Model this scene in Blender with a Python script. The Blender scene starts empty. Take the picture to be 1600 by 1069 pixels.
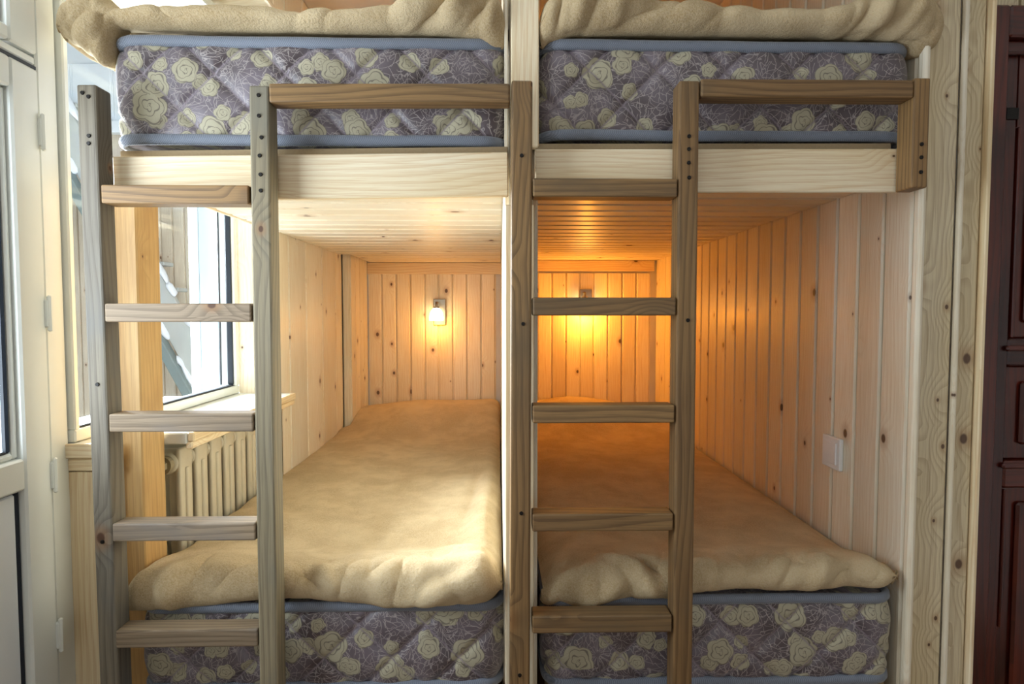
import bpy, bmesh, math, random
from mathutils import Vector, Matrix, noise
random.seed(7)
sc = bpy.context.scene
COL = sc.collection
E = 1.2                                   # eye height: z values below are given relative to the eye
# ------------------------------------------------------------------ camera
cam = bpy.data.cameras.new('camera'); camo = bpy.data.objects.new('camera', cam); COL.objects.link(camo)
cam.lens = 36*950/1600; cam.sensor_width = 36; cam.clip_start = 0.02
camo.location = (0, 0, E)
camo.rotation_euler = (math.pi/2-math.atan(44.5/950), 0, -math.atan(20/950))
sc.camera = camo
# ------------------------------------------------------------------ world and light
def lin(c):
    return tuple((v/12.92 if v <= .04045 else ((v+.055)/1.055)**2.4) for v in c)
def hx(s):
    return lin(tuple(int(s[i:i+2], 16)/255 for i in (0, 2, 4)))
w = bpy.data.worlds.new('sky'); sc.world = w; w.use_nodes = True
bg = w.node_tree.nodes['Background']; bg.inputs[0].default_value = (*hx('e9f1f7'), 1); bg.inputs[1].default_value = 1.0
def area(name, loc, target, size, power, color):
    l = bpy.data.lights.new(name, 'AREA'); l.shape = 'RECTANGLE'; l.size, l.size_y = size; l.energy = power; l.color = color
    o = bpy.data.objects.new(name, l); COL.objects.link(o); o.location = loc
    o.rotation_euler = (Vector(target)-Vector(loc)).to_track_quat('-Z', 'Y').to_euler()
    return o
area('daylight_balcony', (-1.25, .55, E-.05), (.3, .62, E-.15), (.9, 1.5), 54, hx('eef4fb'))
area('daylight_window', (-1.9, 2.38, E+.33), (-.3, 2.2, E-.5), (.8, .55), 270, hx('f1f5fa'))
area('room_fill', (-.3, -2.3, E+.55), (0, 1.2, E-.1), (2.2, 1.5), 12, hx('f3f3f0'))  # unseen fill light added behind the camera to brighten the front
sc.view_settings.view_transform = 'Standard'; sc.view_settings.look = 'None'
sc.view_settings.gamma = 1; sc.view_settings.use_curve_mapping = False; sc.view_settings.exposure = -0.1
LAMP_COL = (1.0, .35, .02)

# ------------------------------------------------------------------ node helper
class G:
    def __init__(s, name):
        s.m = bpy.data.materials.new(name); s.m.use_nodes = True; s.t = s.m.node_tree
        s.b = s.t.nodes['Principled BSDF']; s.out = s.t.nodes['Material Output']
    def n(s, k, **kw):
        x = s.t.nodes.new(k)
        for a, v in kw.items(): setattr(x, a, v)
        return x
    def put(s, sock, v):
        if isinstance(v, bpy.types.NodeSocket): s.t.links.new(v, sock)
        elif isinstance(v, tuple) and len(v) == 3 and sock.type == 'RGBA': sock.default_value = (*v, 1)
        else: sock.default_value = v
    def f(s, op, a, b=0.0, c=None, clamp=False):
        x = s.n('ShaderNodeMath', operation=op, use_clamp=clamp); s.put(x.inputs[0], a); s.put(x.inputs[1], b)
        if c is not None: s.put(x.inputs[2], c)
        return x.outputs[0]
    def add(s, a, b): return s.f('ADD', a, b)
    def mul(s, a, b): return s.f('MULTIPLY', a, b)
    def sub(s, a, b): return s.f('SUBTRACT', a, b)
    def ramp(s, v, a, b, lo=0.0, hi=1.0):
        x = s.n('ShaderNodeMapRange', interpolation_type='SMOOTHSTEP'); s.put(x.inputs[0], v)
        for i, q in enumerate((a, b, lo, hi)): s.put(x.inputs[i+1], q)
        return x.outputs[0]
    def vec(s, x, y, z=0.0):
        c = s.n('ShaderNodeCombineXYZ')
        for i, q in enumerate((x, y, z)): s.put(c.inputs[i], q)
        return c.outputs[0]
    def sep(s, v):
        c = s.n('ShaderNodeSeparateXYZ'); s.put(c.inputs[0], v); return c.outputs
    def noise(s, v, sc=1.0, det=2.0, rough=.5, dim='3D'):
        x = s.n('ShaderNodeTexNoise', noise_dimensions=dim); s.put(x.inputs['Vector'], v)
        x.inputs['Scale'].default_value = sc; x.inputs['Detail'].default_value = det; x.inputs['Roughness'].default_value = rough
        return x.outputs[0]
    def vor(s, v, rnd=1.0):
        x = s.n('ShaderNodeTexVoronoi', voronoi_dimensions='2D', feature='F1'); s.put(x.inputs['Vector'], v)
        x.inputs['Scale'].default_value = 1; x.inputs['Randomness'].default_value = rnd
        return x
    def mix(s, fac, a, b, mode='MIX'):
        x = s.n('ShaderNodeMix', data_type='RGBA', blend_type=mode); s.put(x.inputs[0], fac); s.put(x.inputs[6], a); s.put(x.inputs[7], b)
        return x.outputs[2]
    def bump(s, h, strength=.3, dist=.002):
        x = s.n('ShaderNodeBump'); s.put(x.inputs['Height'], h); x.inputs['Strength'].default_value = strength; x.inputs['Distance'].default_value = dist
        s.t.links.new(x.outputs[0], s.b.inputs['Normal'])
    def set(s, **kw):
        for k, v in kw.items(): s.put(s.b.inputs[k.replace('_', ' ')], v)

def wood(name, base, dark, light, knots=.5, ring=.35, rough=.5, stain=None, krad=1.0, kscale=(8, 3.2), coat=0.0, knotcol='4a2a14', var=.16):
    g = G(name)
    tc = g.n('ShaderNodeTexCoord').outputs['Object']; rnd = g.n('ShaderNodeObjectInfo').outputs['Random']
    X, Y, Z = g.sep(tc)
    u = g.add(g.add(X, Y), g.mul(rnd, 17.3)); v = g.add(Z, g.mul(rnd, 31.7))
    # knots
    kv = g.vec(g.mul(u, kscale[0]), g.mul(v, kscale[1])); vo = g.vor(kv)
    px, py, _ = g.sep(vo.outputs['Position'])
    dx = g.mul(g.sub(g.mul(u, kscale[0]), px), 1/kscale[0]); dy = g.mul(g.sub(g.mul(v, kscale[1]), py), .72/kscale[1])
    d = g.f('SQRT', g.add(g.mul(dx, dx), g.mul(dy, dy)))
    cr, cg, cb = g.sep(vo.outputs['Color'])
    has = g.f('LESS_THAN', cg, knots)
    rad = g.add(.0022*krad, g.mul(g.mul(cr, cr), .0085*krad))
    kn = g.mul(g.ramp(g.f('DIVIDE', d, rad), .65, 1.15, 1, 0), has)
    halo = g.mul(g.ramp(g.f('DIVIDE', d, rad), 1.0, 3.2, 1, 0), has)
    # grain
    wob = g.noise(g.vec(g.mul(u, 5), g.mul(v, 1.1), g.mul(rnd, 9)), 1, 2)
    swirl = g.mul(g.mul(g.ramp(d, 0, .05, 1, 0), has), 1.1)
    ph = g.add(g.add(g.mul(u, 75), g.mul(wob, 9.0)), g.mul(swirl, 2.2))
    band = g.f('FRACT', ph); band = g.ramp(band, .35, 1.0)
    fine = g.noise(g.vec(g.mul(u, 330), g.mul(v, 7), 0), 1, 4, .65)
    big = g.noise(g.vec(g.mul(u, 7), g.mul(v, 1.6), g.mul(rnd, 5)), 1, 2)
    c = g.mix(g.ramp(big, .3, .7), base, light)
    c = g.mix(g.mul(band, ring), c, dark)
    c = g.mix(g.mul(g.ramp(fine, .42, .72), .42), c, dark)
    if stain: c = g.mix(g.mul(g.ramp(g.noise(g.vec(g.mul(u, 9), g.mul(v, 4), g.mul(rnd, 3)), 1, 3), .48, .72), .75), c, stain)
    c = g.mix(g.mul(halo, .38), c, hx('9a6a3a')); c = g.mix(g.mul(kn, .9), c, hx(knotcol))
    hs = g.n('ShaderNodeHueSaturation'); g.put(hs.inputs['Color'], c)
    g.put(hs.inputs['Value'], g.add(1-var/2, g.mul(g.f('FRACT', g.mul(rnd, 7.77)), var)))
    g.set(Base_Color=hs.outputs[0], Roughness=rough, Coat_Weight=coat, Coat_Roughness=.25)
    g.bump(g.add(g.mul(fine, .6), g.mul(band, .5)), .22, .0012)
    return g.m

def plain(name, col, rough=.5, metal=0.0, nz=None, bumpy=0.0, **kw):
    g = G(name); tc = g.n('ShaderNodeTexCoord').outputs['Object']
    n1 = g.noise(tc, nz or 9, 4)
    c = g.mix(g.ramp(n1, .3, .75), col, tuple(x*.9 for x in col))
    g.set(Base_Color=c, Roughness=rough, Metallic=metal)
    if bumpy: g.bump(g.noise(tc, 160, 3), bumpy, .001)
    for k, v in kw.items(): g.put(g.b.inputs[k.replace('_', ' ')], v)
    return g.m

M = {}
M['pine'] = wood('pale_pine', hx('efe4cb'), hx('cdb080'), hx('f5eedc'), .75, .16, .45, coat=.12)
M['pine_fresh'] = wood('planed_pine', hx('ead6ae'), hx('c89c5c'), hx('f2e6cc'), .12, .3, .5)
M['pine_post'] = wood('honey_pine', hx('c99c5e'), hx('9a7040'), hx('d8b47a'), .1, .22, .5, stain=hx('b8905a'))
M['pine_knotty'] = wood('knotty_pine', hx('d6c6a0'), hx('94744a'), hx('e2d6b8'), .95, .34, .42, krad=1.0, kscale=(12, 9), coat=.2)
M['old'] = wood('brown_worn_timber', hx('81633f'), hx('402b18'), hx('96754a'), .35, .5, .55, stain=hx('66543c'), kscale=(10, 3))
M['grey'] = wood('grey_weathered_timber', hx('726b5f'), hx('443b32'), hx('877e6c'), .3, .45, .65, stain=hx('686764'), kscale=(10, 3))
M['rung'] = wood('greyish_brown_timber', hx('8c7a64'), hx('54432f'), hx('a08c72'), .35, .5, .6, stain=hx('77706a'), kscale=(10, 3))
M['post'] = wood('olive_grey_timber', hx('857a60'), hx('51473a'), hx('988c72'), .35, .45, .6, stain=hx('777366'), kscale=(10, 3))
M['mahogany'] = wood('dark_mahogany', hx('4a1810'), hx('1c0806'), hx('6a2614'), 0, .45, .28, coat=.35, stain=hx('240a08'))
M['fence'] = wood('grey_outdoor_boards', hx('cdbda6'), hx('a08a70'), hx('dccfba'), .3, .2, .7)
M['chip'] = plain('chipboard', hx('a08c6c'), .8, nz=220, bumpy=.4)
M['pvc'] = plain('white_pvc', hx('e9ece6'), .3, nz=3)
M['white'] = plain('white_panel', hx('eef2f4'), .5, nz=2)
M['plaster'] = plain('white_plaster', hx('eeece8'), .8, nz=5, bumpy=.1)
M['gasket'] = plain('dark_rubber', hx('1d2733'), .5)
M['daylight_tint'] = plain('daylight_tinted_plaster', hx('b4c6d4'), .8, nz=3)  # white plaster with the daylight's bluish tint put into its colour
M['screw'] = plain('black_screw', hx('191512'), .5, .4)
M['chrome'] = plain('brushed_nickel', hx('a9a59c'), .35, .9)
M['iron'] = plain('painted_cast_iron', hx('d5cbb2'), .45, nz=14, bumpy=.25)
M['plug'] = plain('grubby_paint', hx('a39678'), .6, nz=60, bumpy=.6)
M['floor'] = wood('floor_boards', hx('8a6238'), hx('5a3c20'), hx('9c7448'), .1, .3, .4)
M['white_lump'] = plain('white_lump', hx('f6f8fb'), .8)
M['stair'] = plain('grey_painted_board', hx('b9bbb6'), .6, nz=6)
M['stairdark'] = plain('grey_green_beam', hx('7d8b89'), .6, nz=6)
M['plate'] = plain('white_plastic', hx('eef0f0'), .3)
def glass():
    g = G('clear_glass'); tr = g.n('ShaderNodeBsdfTransparent'); gl = g.n('ShaderNodeBsdfGlossy'); gl.inputs['Roughness'].default_value = .02
    ge = g.n('ShaderNodeNewGeometry'); dt = g.n('ShaderNodeVectorMath', operation='DOT_PRODUCT')
    g.put(dt.inputs[0], ge.outputs['Normal']); g.put(dt.inputs[1], ge.outputs['Incoming'])
    fr = g.add(.02, g.mul(.6, g.f('POWER', g.sub(1, g.f('ABSOLUTE', dt.outputs['Value'])), 5.0))); mx = g.n('ShaderNodeMixShader')
    tr.inputs[0].default_value = (.95, .98, .99, 1)
    g.t.links.new(fr, mx.inputs[0]); g.t.links.new(tr.outputs[0], mx.inputs[1]); g.t.links.new(gl.outputs[0], mx.inputs[2])
    g.t.links.new(mx.outputs[0], g.out.inputs[0]); return g.m
M['glass'] = glass()
def shade_mat():
    g = G('lit_opal_glass'); g.set(Base_Color=hx('fff1d8'), Roughness=.3, Emission_Color=(1, .72, .36), Emission_Strength=9.0); return g.m
M['shade'] = shade_mat()

def brocade():
    g = G('rose_brocade'); tc = g.n('ShaderNodeTexCoord').outputs['UV']; rnd = g.n('ShaderNodeObjectInfo').outputs['Random']
    X, Y, Z = g.sep(tc); u = g.add(X, g.mul(rnd, 11)); v = g.add(Y, g.mul(rnd, 5))
    wn = g.n('ShaderNodeTexNoise'); g.put(wn.inputs['Vector'], g.vec(u, v)); wn.inputs['Scale'].default_value = 42; wn.inputs['Detail'].default_value = 2
    wr, wg, _ = g.sep(wn.outputs['Color'])
    u2 = g.add(u, g.mul(g.sub(wr, .5), .011)); v2 = g.add(v, g.mul(g.sub(wg, .5), .011))
    def polar(k, seed, uu, vv):
        a = g.add(g.mul(uu, k), seed); b = g.add(g.mul(vv, k), seed*.7)
        vo = g.vor(g.vec(a, b), .85); px, py, _ = g.sep(vo.outputs['Position'])
        dx = g.mul(g.sub(a, px), 1/k); dy = g.mul(g.sub(b, py), 1/k)
        return g.f('SQRT', g.add(g.mul(dx, dx), g.mul(dy, dy))), g.f('ARCTAN2', dy, dx), g.sep(vo.outputs['Color'])
    def spray(k, seed, nl, wd):
        d, a, c = polar(k, seed, u2, v2)
        s_ = g.f('ABSOLUTE', g.f('SINE', g.add(g.add(g.mul(a, nl), g.mul(c[0], 6)), g.mul(d, 40))))
        lw = g.f('DIVIDE', wd, g.add(d, .004))
        return g.mul(g.ramp(s_, g.mul(lw, .6), lw, 1, 0), g.ramp(d, .004, .009))
    lines = g.f('MAXIMUM', spray(12, 3.1, 7.5, .0042), spray(19, 8.4, 5.5, .0036))
    cont = g.f('ABSOLUTE', g.sub(g.f('FRACT', g.mul(g.noise(g.vec(u, v), 30, 2), 6)), .5)); cont = g.ramp(cont, .02, .09, 1, 0)
    lines = g.f('MAXIMUM', lines, g.mul(cont, .7))
    def roses(k, seed, keep, r0):
        d, a, c = polar(k, seed, g.add(u, g.mul(g.sub(wr, .5), .004)), g.add(v, g.mul(g.sub(wg, .5), .004)))
        has = g.f('LESS_THAN', c[1], keep)
        lob = g.mul(g.f('ABSOLUTE', g.f('SINE', g.add(g.mul(a, 2.5), g.mul(c[0], 5)))), .16)
        r = g.mul(g.add(g.sub(1, .16), lob), g.add(r0*.72, g.mul(c[2], r0*.42)))
        q = g.f('DIVIDE', d, r)
        msk = g.mul(g.ramp(q, .94, 1.0, 1, 0), has)
        spir = g.add(g.add(g.mul(q, 3.1), g.mul(a, .159)), g.mul(g.f('SINE', g.add(g.mul(a, 3), g.mul(q, 9))), .2))
        ln = g.f('ABSOLUTE', g.sub(g.f('FRACT', spir), .5)); ln = g.ramp(ln, .05, .13, 1, 0)
        rim = g.ramp(g.f('ABSOLUTE', g.sub(q, .97)), .02, .05, 1, 0)
        return msk, g.f('MAXIMUM', ln, rim)
    m1, l1 = roses(11, 1.7, .72, .034); m2, l2 = roses(18, 6.3, .62, .022)
    base = g.mix(g.ramp(g.noise(g.vec(u, v), 9, 2), .35, .65), hx('53484c'), hx('726871'))
    base = g.mix(g.mul(lines, .85), base, hx('b2a9a6'))
    qa = g.f('ABSOLUTE', g.sub(g.f('FRACT', g.mul(g.add(X, Y), 1/.142)), .5)); qb = g.f('ABSOLUTE', g.sub(g.f('FRACT', g.mul(g.sub(X, Y), 1/.142)), .5))
    thread = g.ramp(g.f('MAXIMUM', qa, qb), .478, .486)
    cream = hx('aea78f'); dk = hx('5c544c')
    c = g.mix(m2, base, g.mix(g.mul(l2, .75), cream, dk)); c = g.mix(m1, c, g.mix(g.mul(l1, .75), cream, dk))
    c = g.mix(g.mul(thread, .6), c, hx('948792'))
    weave = g.noise(g.vec(g.mul(u, 900), g.mul(v, 900)), 1, 1)
    ms = g.f('MAXIMUM', m1, m2)
    g.set(Base_Color=c, Roughness=g.ramp(g.f('MAXIMUM', ms, lines), 0, 1, .38, .7), Sheen_Weight=.25)
    g.put(g.b.inputs['Specular IOR Level'], .6)
    g.bump(g.add(g.add(g.mul(ms, .8), g.mul(lines, .6)), g.mul(weave, .4)), .35, .0012)
    return g.m
M['brocade'] = brocade()
def tape():
    g = G('blue_grey_binding_tape'); tc = g.n('ShaderNodeTexCoord').outputs['Object']; X, Y, Z = g.sep(tc)
    u = g.add(X, Y); s_ = g.f('SINE', g.mul(g.add(u, g.mul(Z, .6)), 1500)); s2 = g.f('SINE', g.mul(Z, 1700))
    h = g.mul(s_, s2)
    c = g.mix(g.ramp(h, -.6, .8), hx('656d7c'), hx('8b93a2'))
    g.set(Base_Color=c, Roughness=.6, Sheen_Weight=.3); g.bump(h, .3, .001); return g.m
M['tape'] = tape()
def fleece():
    g = G('beige_fleece'); tc = g.n('ShaderNodeTexCoord').outputs['Object']
    nap = g.noise(tc, 5.5, 4, .6); nap2 = g.noise(tc, 19, 3)
    pile = g.noise(tc, 300, 4, .75)
    c = g.mix(g.ramp(g.add(g.mul(nap, .7), g.mul(nap2, .3)), .38, .64), hx('b79b70'), hx('d8c097'))
    c = g.mix(g.mul(g.ramp(pile, .38, .62), .42), c, hx('e6d6b6'))
    g.set(Base_Color=c, Roughness=.95, Sheen_Weight=.55, Sheen_Roughness=.5)
    g.put(g.b.inputs['Sheen Tint'], hx('f0dcb4'))
    g.bump(g.add(g.mul(pile, 1.0), g.mul(g.noise(tc, 130, 2), .8)), .8, .005); return g.m
M['fleece'] = fleece()

# ------------------------------------------------------------------ object helpers
WM = {}
def link(o, parent=None, mat=Matrix.Identity(4)):
    COL.objects.link(o)
    if parent is not None:
        o.parent = parent; o.matrix_basis = WM[parent.name].inverted() @ mat
    else: o.matrix_basis = mat
    WM[o.name] = mat.copy(); return o
def thing(name, loc, label, cat, group=None):
    o = bpy.data.objects.new(name, None); o.empty_display_size = .1
    o['label'] = label; o['category'] = cat
    if group: o['group'] = group
    return link(o, None, Matrix.Translation(loc))
def struct(name, loc=(0, 0, 0)):
    o = bpy.data.objects.new(name, None); o['kind'] = 'structure'; return link(o, None, Matrix.Translation(loc))
def meshobj(name, verts, faces, mat, parent=None, origin=None, smooth=False, label=None):
    if origin is None: origin = WM[parent.name].to_translation() if parent is not None else Vector()
    origin = Vector(origin)
    me = bpy.data.meshes.new(name); me.from_pydata([tuple(Vector(v)-origin) for v in verts], [], faces); me.update()
    me.materials.append(mat)
    if smooth: me.polygons.foreach_set('use_smooth', [True]*len(me.polygons))
    o = bpy.data.objects.new(name, me)
    if label: o['label'] = label
    return link(o, parent, Matrix.Translation(origin))
def bmobj(name, bm, mat, parent=None, origin=None, smooth=False, label=None):
    if origin is None: origin = WM[parent.name].to_translation() if parent is not None else Vector()
    bmesh.ops.translate(bm, verts=bm.verts, vec=-Vector(origin)); bmesh.ops.recalc_face_normals(bm, faces=bm.faces)
    me = bpy.data.meshes.new(name); bm.to_mesh(me); bm.free(); me.materials.append(mat)
    if smooth: me.polygons.foreach_set('use_smooth', [True]*len(me.polygons))
    o = bpy.data.objects.new(name, me)
    if label: o['label'] = label
    return link(o, parent, Matrix.Translation(Vector(origin)))
def frame(c, zd, yd):
    z = Vector(zd).normalized(); y = Vector(yd); y = (y - z*y.dot(z)).normalized(); x = y.cross(z)
    return Matrix(((x.x, y.x, z.x, c[0]), (x.y, y.y, z.y, c[1]), (x.z, y.z, z.z, c[2]), (0, 0, 0, 1)))
CACHE = {}
def barmesh(W, T, L, bev, mat, seg=1):
    k = ('b', round(W, 4), round(T, 4), round(L, 4), bev, mat.name, seg)
    if k not in CACHE:
        bm = bmesh.new(); bmesh.ops.create_cube(bm, size=1); bmesh.ops.scale(bm, vec=(W, T, L), verts=bm.verts)
        if bev: bmesh.ops.bevel(bm, geom=bm.edges[:], offset=bev, segments=seg, profile=.5, affect='EDGES')
        me = bpy.data.meshes.new('bar'); bm.to_mesh(me); bm.free(); me.materials.append(mat); CACHE[k] = me
    return CACHE[k]
def bar(name, parent, mat, c, zd, yd, W, T, L, bev=.0025, label=None, seg=1):
    """a timber: W along local x, T along local y (yd), L along the grain (zd), centred at c"""
    o = bpy.data.objects.new(name, barmesh(W, T, L, bev, mat, seg))
    if label: o['label'] = label
    return link(o, parent, frame(c, zd, yd))
def box(name, parent, mat, x0, x1, y0, y1, z0, z1, grain='z', bev=.002, kind=None, label=None):
    c = ((x0+x1)/2, (y0+y1)/2, E+(z0+z1)/2); d = (x1-x0, y1-y0, z1-z0)
    if grain == 'z': o = bar(name, parent, mat, c, (0, 0, 1), (0, 1, 0), d[0], d[1], d[2], bev)
    elif grain == 'x': o = bar(name, parent, mat, c, (1, 0, 0), (0, 1, 0), d[2], d[1], d[0], bev)
    else: o = bar(name, parent, mat, c, (0, 1, 0), (0, 0, 1), d[0], d[2], d[1], bev)
    if kind: o['kind'] = kind
    if label: o['label'] = label
    return o
def plankmesh(w_, L, t, mat, ch=.0042, g=.0065):
    c = ch
    k = ('p', round(w_, 4), round(L, 4), round(t, 4), mat.name, c, g)
    if k not in CACHE:
        p = [(-w_/2+c, 0), (w_/2-c-g, 0), (w_/2-g, c), (w_/2-g, t*.75), (w_/2, t*.75), (w_/2, t), (-w_/2, t), (-w_/2, c)]
        n = len(p); V = [(x, y, z) for z in (-L/2, L/2) for x, y in p]
        F = [(i, (i+1) % n, n+(i+1) % n, n+i) for i in range(n)]+[tuple(range(n-1, -1, -1)), tuple(range(n, 2*n))]
        me = bpy.data.meshes.new('plank'); me.from_pydata(V, [], F); me.materials.append(mat); CACHE[k] = me
    return CACHE[k]
def plank(parent, mat, c, zd, yd, w_, L, t=.012, name='plank', **kw):
    return link(bpy.data.objects.new(name, plankmesh(w_, L, t, mat, **kw)), parent, frame(c, zd, yd))
def tube(path, r, n=10, closed=False):
    V = []; F = []; m = len(path); path = [Vector(p) for p in path]
    for i, p in enumerate(path):
        a = path[(i-1) % m] if (closed or i) else p; b = path[(i+1) % m] if (closed or i < m-1) else p
        t = (b-a).normalized(); q = Vector((0, 0, 1)) if abs(t.z) < .9 else Vector((1, 0, 0))
        e1 = t.cross(q).normalized(); e2 = e1.cross(t)
        rr = r[i] if isinstance(r, list) else r
        if not isinstance(rr, tuple): rr = (rr, rr)
        for k in range(n):
            an = 2*math.pi*k/n; V.append(p+e1*math.cos(an)*rr[0]+e2*math.sin(an)*rr[1])
    for i in range(m if closed else m-1):
        for k in range(n):
            F.append((i*n+k, i*n+(k+1) % n, ((i+1) % m)*n+(k+1) % n, ((i+1) % m)*n+k))
    if not closed: F += [tuple(range(n-1, -1, -1)), tuple((m-1)*n+k for k in range(n))]
    return V, F
def screws(parent, pts, r=.0042):
    """recessed dark screw heads on a timber, one part"""
    bm = bmesh.new()
    for p in pts:
        bmesh.ops.create_cone(bm, cap_ends=True, segments=10, radius1=r, radius2=r*.8, depth=.003,
                              matrix=Matrix.Translation((p[0], p[1], E+p[2])) @ Matrix.Rotation(math.pi/2, 4, 'X'))
    o = bmobj('screw_heads', bm, M['screw'], parent); o['kind'] = 'stuff'; return o
UP = (0, 0, 1); XD = (1, 0, 0); YD = (0, 1, 0); NX = (-1, 0, 0); NY = (0, -1, 0); DN = (0, 0, -1)

# ================================================================== SETTING
BACK = 3.34; CEIL = 1.21; FLOOR = -E; XR = .865; XL = -.755; SOFL = .277; SOFR = .291; TOP = CEIL-.002
box('floor', None, M['floor'], -.93, 2.0, -2.6, BACK+.1, FLOOR-.06, FLOOR, 'y', 0, 'structure')
box('ceiling', None, M['plaster'], -.93, 2.0, -2.6, BACK+.1, CEIL, CEIL+.06, 'y', 0, 'structure')
box('wall_rear', None, M['plaster'], -.93, 2.0, -2.68, -2.6, FLOOR, CEIL, 'z', 0, 'structure')
# right wall of the bunk
wr = struct('wall_right', (XR, 2.3, 0))
box('backing_board', wr, M['plaster'], XR+.012, XR+.05, 1.27, BACK+.1, FLOOR, TOP, 'z', 0)
y = 1.262; pw = .0945
while y < BACK-.01:
    ww = min(pw, BACK-y)
    plank(wr, M['pine'], (XR, y+ww/2, E+(FLOOR+TOP)/2), UP, XD, ww, TOP-FLOOR-.002); y += pw
# front wall beside the right bunk (knotty planks), faces the camera
wf = struct('wall_front', (.95, 1.27, 0))
FY = 1.262
box('backing_board', wf, M['plaster'], XR+.055, 1.011, FY+.014, FY+.05, FLOOR, TOP, 'z', 0)
bar('corner_bead', wf, M['pine'], (XR+.0045, FY-.012, E+.005), UP, YD, .014, .022, 2.40, .006, seg=2)
bar('bead', wf, M['pine'], (.959, FY-.0035, E+.005), UP, YD, .009, .012, 2.40, .003, seg=2)
plank(wf, M['pine_knotty'], (.914, FY, E+.005), UP, YD, .084, 2.40, .014, g=.002)
plank(wf, M['pine_knotty'], (.986, FY, E+.005), UP, YD, .046, 2.40, .014, g=.002)
bar('edge_trim', wf, M['pine_fresh'], (1.0125, FY-.003, E+.005), UP, YD, .009, .02, 2.40, .002)
for k in range(9): plank(wf, M['pine_knotty'], (1.062+.088*k, FY+.03, E+(.645+TOP)/2), UP, YD, .088, TOP-.647, .014)
# back wall
wb = struct('wall_back', (0, BACK, 0))
box('backing_board', wb, M['plaster'], -.93, XR+.1, BACK+.014, BACK+.06, FLOOR, TOP, 'z', 0)
bw = .0775
for k in range(20):
    xx = -.715+bw*k
    if not (.02 < xx+bw/2 < .075) and xx+bw < XR+.01:
        plank(wb, M['pine'], (xx+bw/2, BACK, E-.49), UP, YD, bw, 1.42, .013)
        plank(wb, M['pine'], (xx+bw/2, BACK, E+.77), UP, YD, bw, .86, .013)
box('top_trim', wb, M['pine_fresh'], -.715, .012, BACK-.016, BACK-.001, .214, SOFL-.0015, 'x')
box('top_trim', wb, M['pine_fresh'], .078, .85, BACK-.016, BACK-.001, .232, SOFR-.0015, 'x')
# partition between the two bunks, its front edge faces the camera
wm = struct('wall_middle', (.045, 2.3, 0))
box('panel', wm, M['pine'], .022, .068, 1.262, BACK-.002, FLOOR, TOP, 'z', 0)
box('end_board', wm, M['pine_fresh'], .012, .072, 1.24, 1.262, FLOOR, .22, 'z', .002)
box('end_board', wm, M['pine_fresh'], .024, .08, 1.24, 1.262, .335, TOP, 'z', .002)
for x_ in (.018, .0735): bar('edge_strip', wm, M['pine'], (x_+.0035*(1 if x_ > .05 else -1), 1.256, E+.77), UP, YD, .007, .02, .87, .001)
for k in range(21):
    for s_ in (1, -1):
        plank(wm, M['pine'], (.045+s_*.036, 1.275+.098*(k+.5), E), UP, (-s_, 0, 0), .098, TOP-FLOOR-.004, .012)
# left wall: window wall, header, niche, alcove return
wl = struct('wall_left', (XL, 2.3, 0))
WY0, WY1, GX = 1.29, 2.105, -.915
seams = [2.105, 2.21, 2.405, 2.62, 2.83, 2.95]
for a, b in zip(seams[:-1], seams[1:]):
    plank(wl, M['pine'], (XL, (a+b)/2, E+(FLOOR+TOP)/2), UP, NX, b-a, TOP-FLOOR-.004, .013)
box('backing_board', wl, M['plaster'], XL-.10, XL-.014, WY1+.02, BACK, FLOOR, TOP, 'z', 0)
# alcove return: a stub facing the camera and a return along the bed
AX = -.716; AY = 2.952
plank(wl, M['pine'], ((XL+AX)/2, AY, E), UP, YD, AX-XL, TOP-FLOOR-.004, .013)
for k in range(4): plank(wl, M['pine'], (AX, AY+.013+.0925*(k+.5), E), UP, NX, .0925, TOP-FLOOR-.004, .013)
# far jamb of the window recess
for k in range(2): plank(wl, M['pine'], (XL-.033-.066*k-.012, WY1-.002, E+(1.0-.275)/2), UP, YD, .066, 1.28, .013)
# header above the window and its vertical face
y = .2
while y < WY1-.01:
    ww = min(.13, WY1-y); plank(wl, M['pine'], (XL, y+ww/2, E+1.115), UP, NX, ww, .185, .013)
    plank(wl, M['pine'], (XL-.09, y+ww/2, E+1.008), (1, 0, .14), UP, ww, .19, .012); y += .13
bar('header_bead', wl, M['pine'], (XL+.004, 1.15, E+1.016), YD, UP, .014, .014, 1.9, .004)
# wall around the balcony door towards the camera
DX = -.90
box('outer_wall', wl, M['plaster'], DX-.06, DX-.002, -2.6, -1.9, FLOOR, TOP, 'z', 0)
box('outer_wall', wl, M['plaster'], DX-.06, DX-.002, -.3, .38, FLOOR, TOP, 'z', 0)
box('outer_wall', wl, M['plaster'], DX-.06, DX-.002, -1.9, -.3, FLOOR, -.35, 'z', 0)
box('outer_wall', wl, M['plaster'], DX-.06, DX-.002, -1.9, -.3, .95, TOP, 'z', 0)
# niche under the sill
box('niche_back', wl, M['pine'], -.935, -.92, 1.30, WY1, FLOOR, -.312, 'z', 0)
box('niche_end', wl, M['pine'], -.918, XL, WY1, WY1+.013, FLOOR, -.312, 'z', 0)
plank(wl, M['pine_fresh'], (-.8625, 1.282, E+(FLOOR-.333)/2), UP, YD, .115, -.333-FLOOR, .016, g=.001)
box('apron_board', wl, M['pine_fresh'], -.916, -.80, 1.281, 1.30, -.331, -.304, 'x', .002)
# right part of the room towards the camera
box('wall_side', None, M['plaster'], 1.9, 1.98, -2.6, 1.27, FLOOR, TOP, 'z', 0, 'structure')

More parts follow.
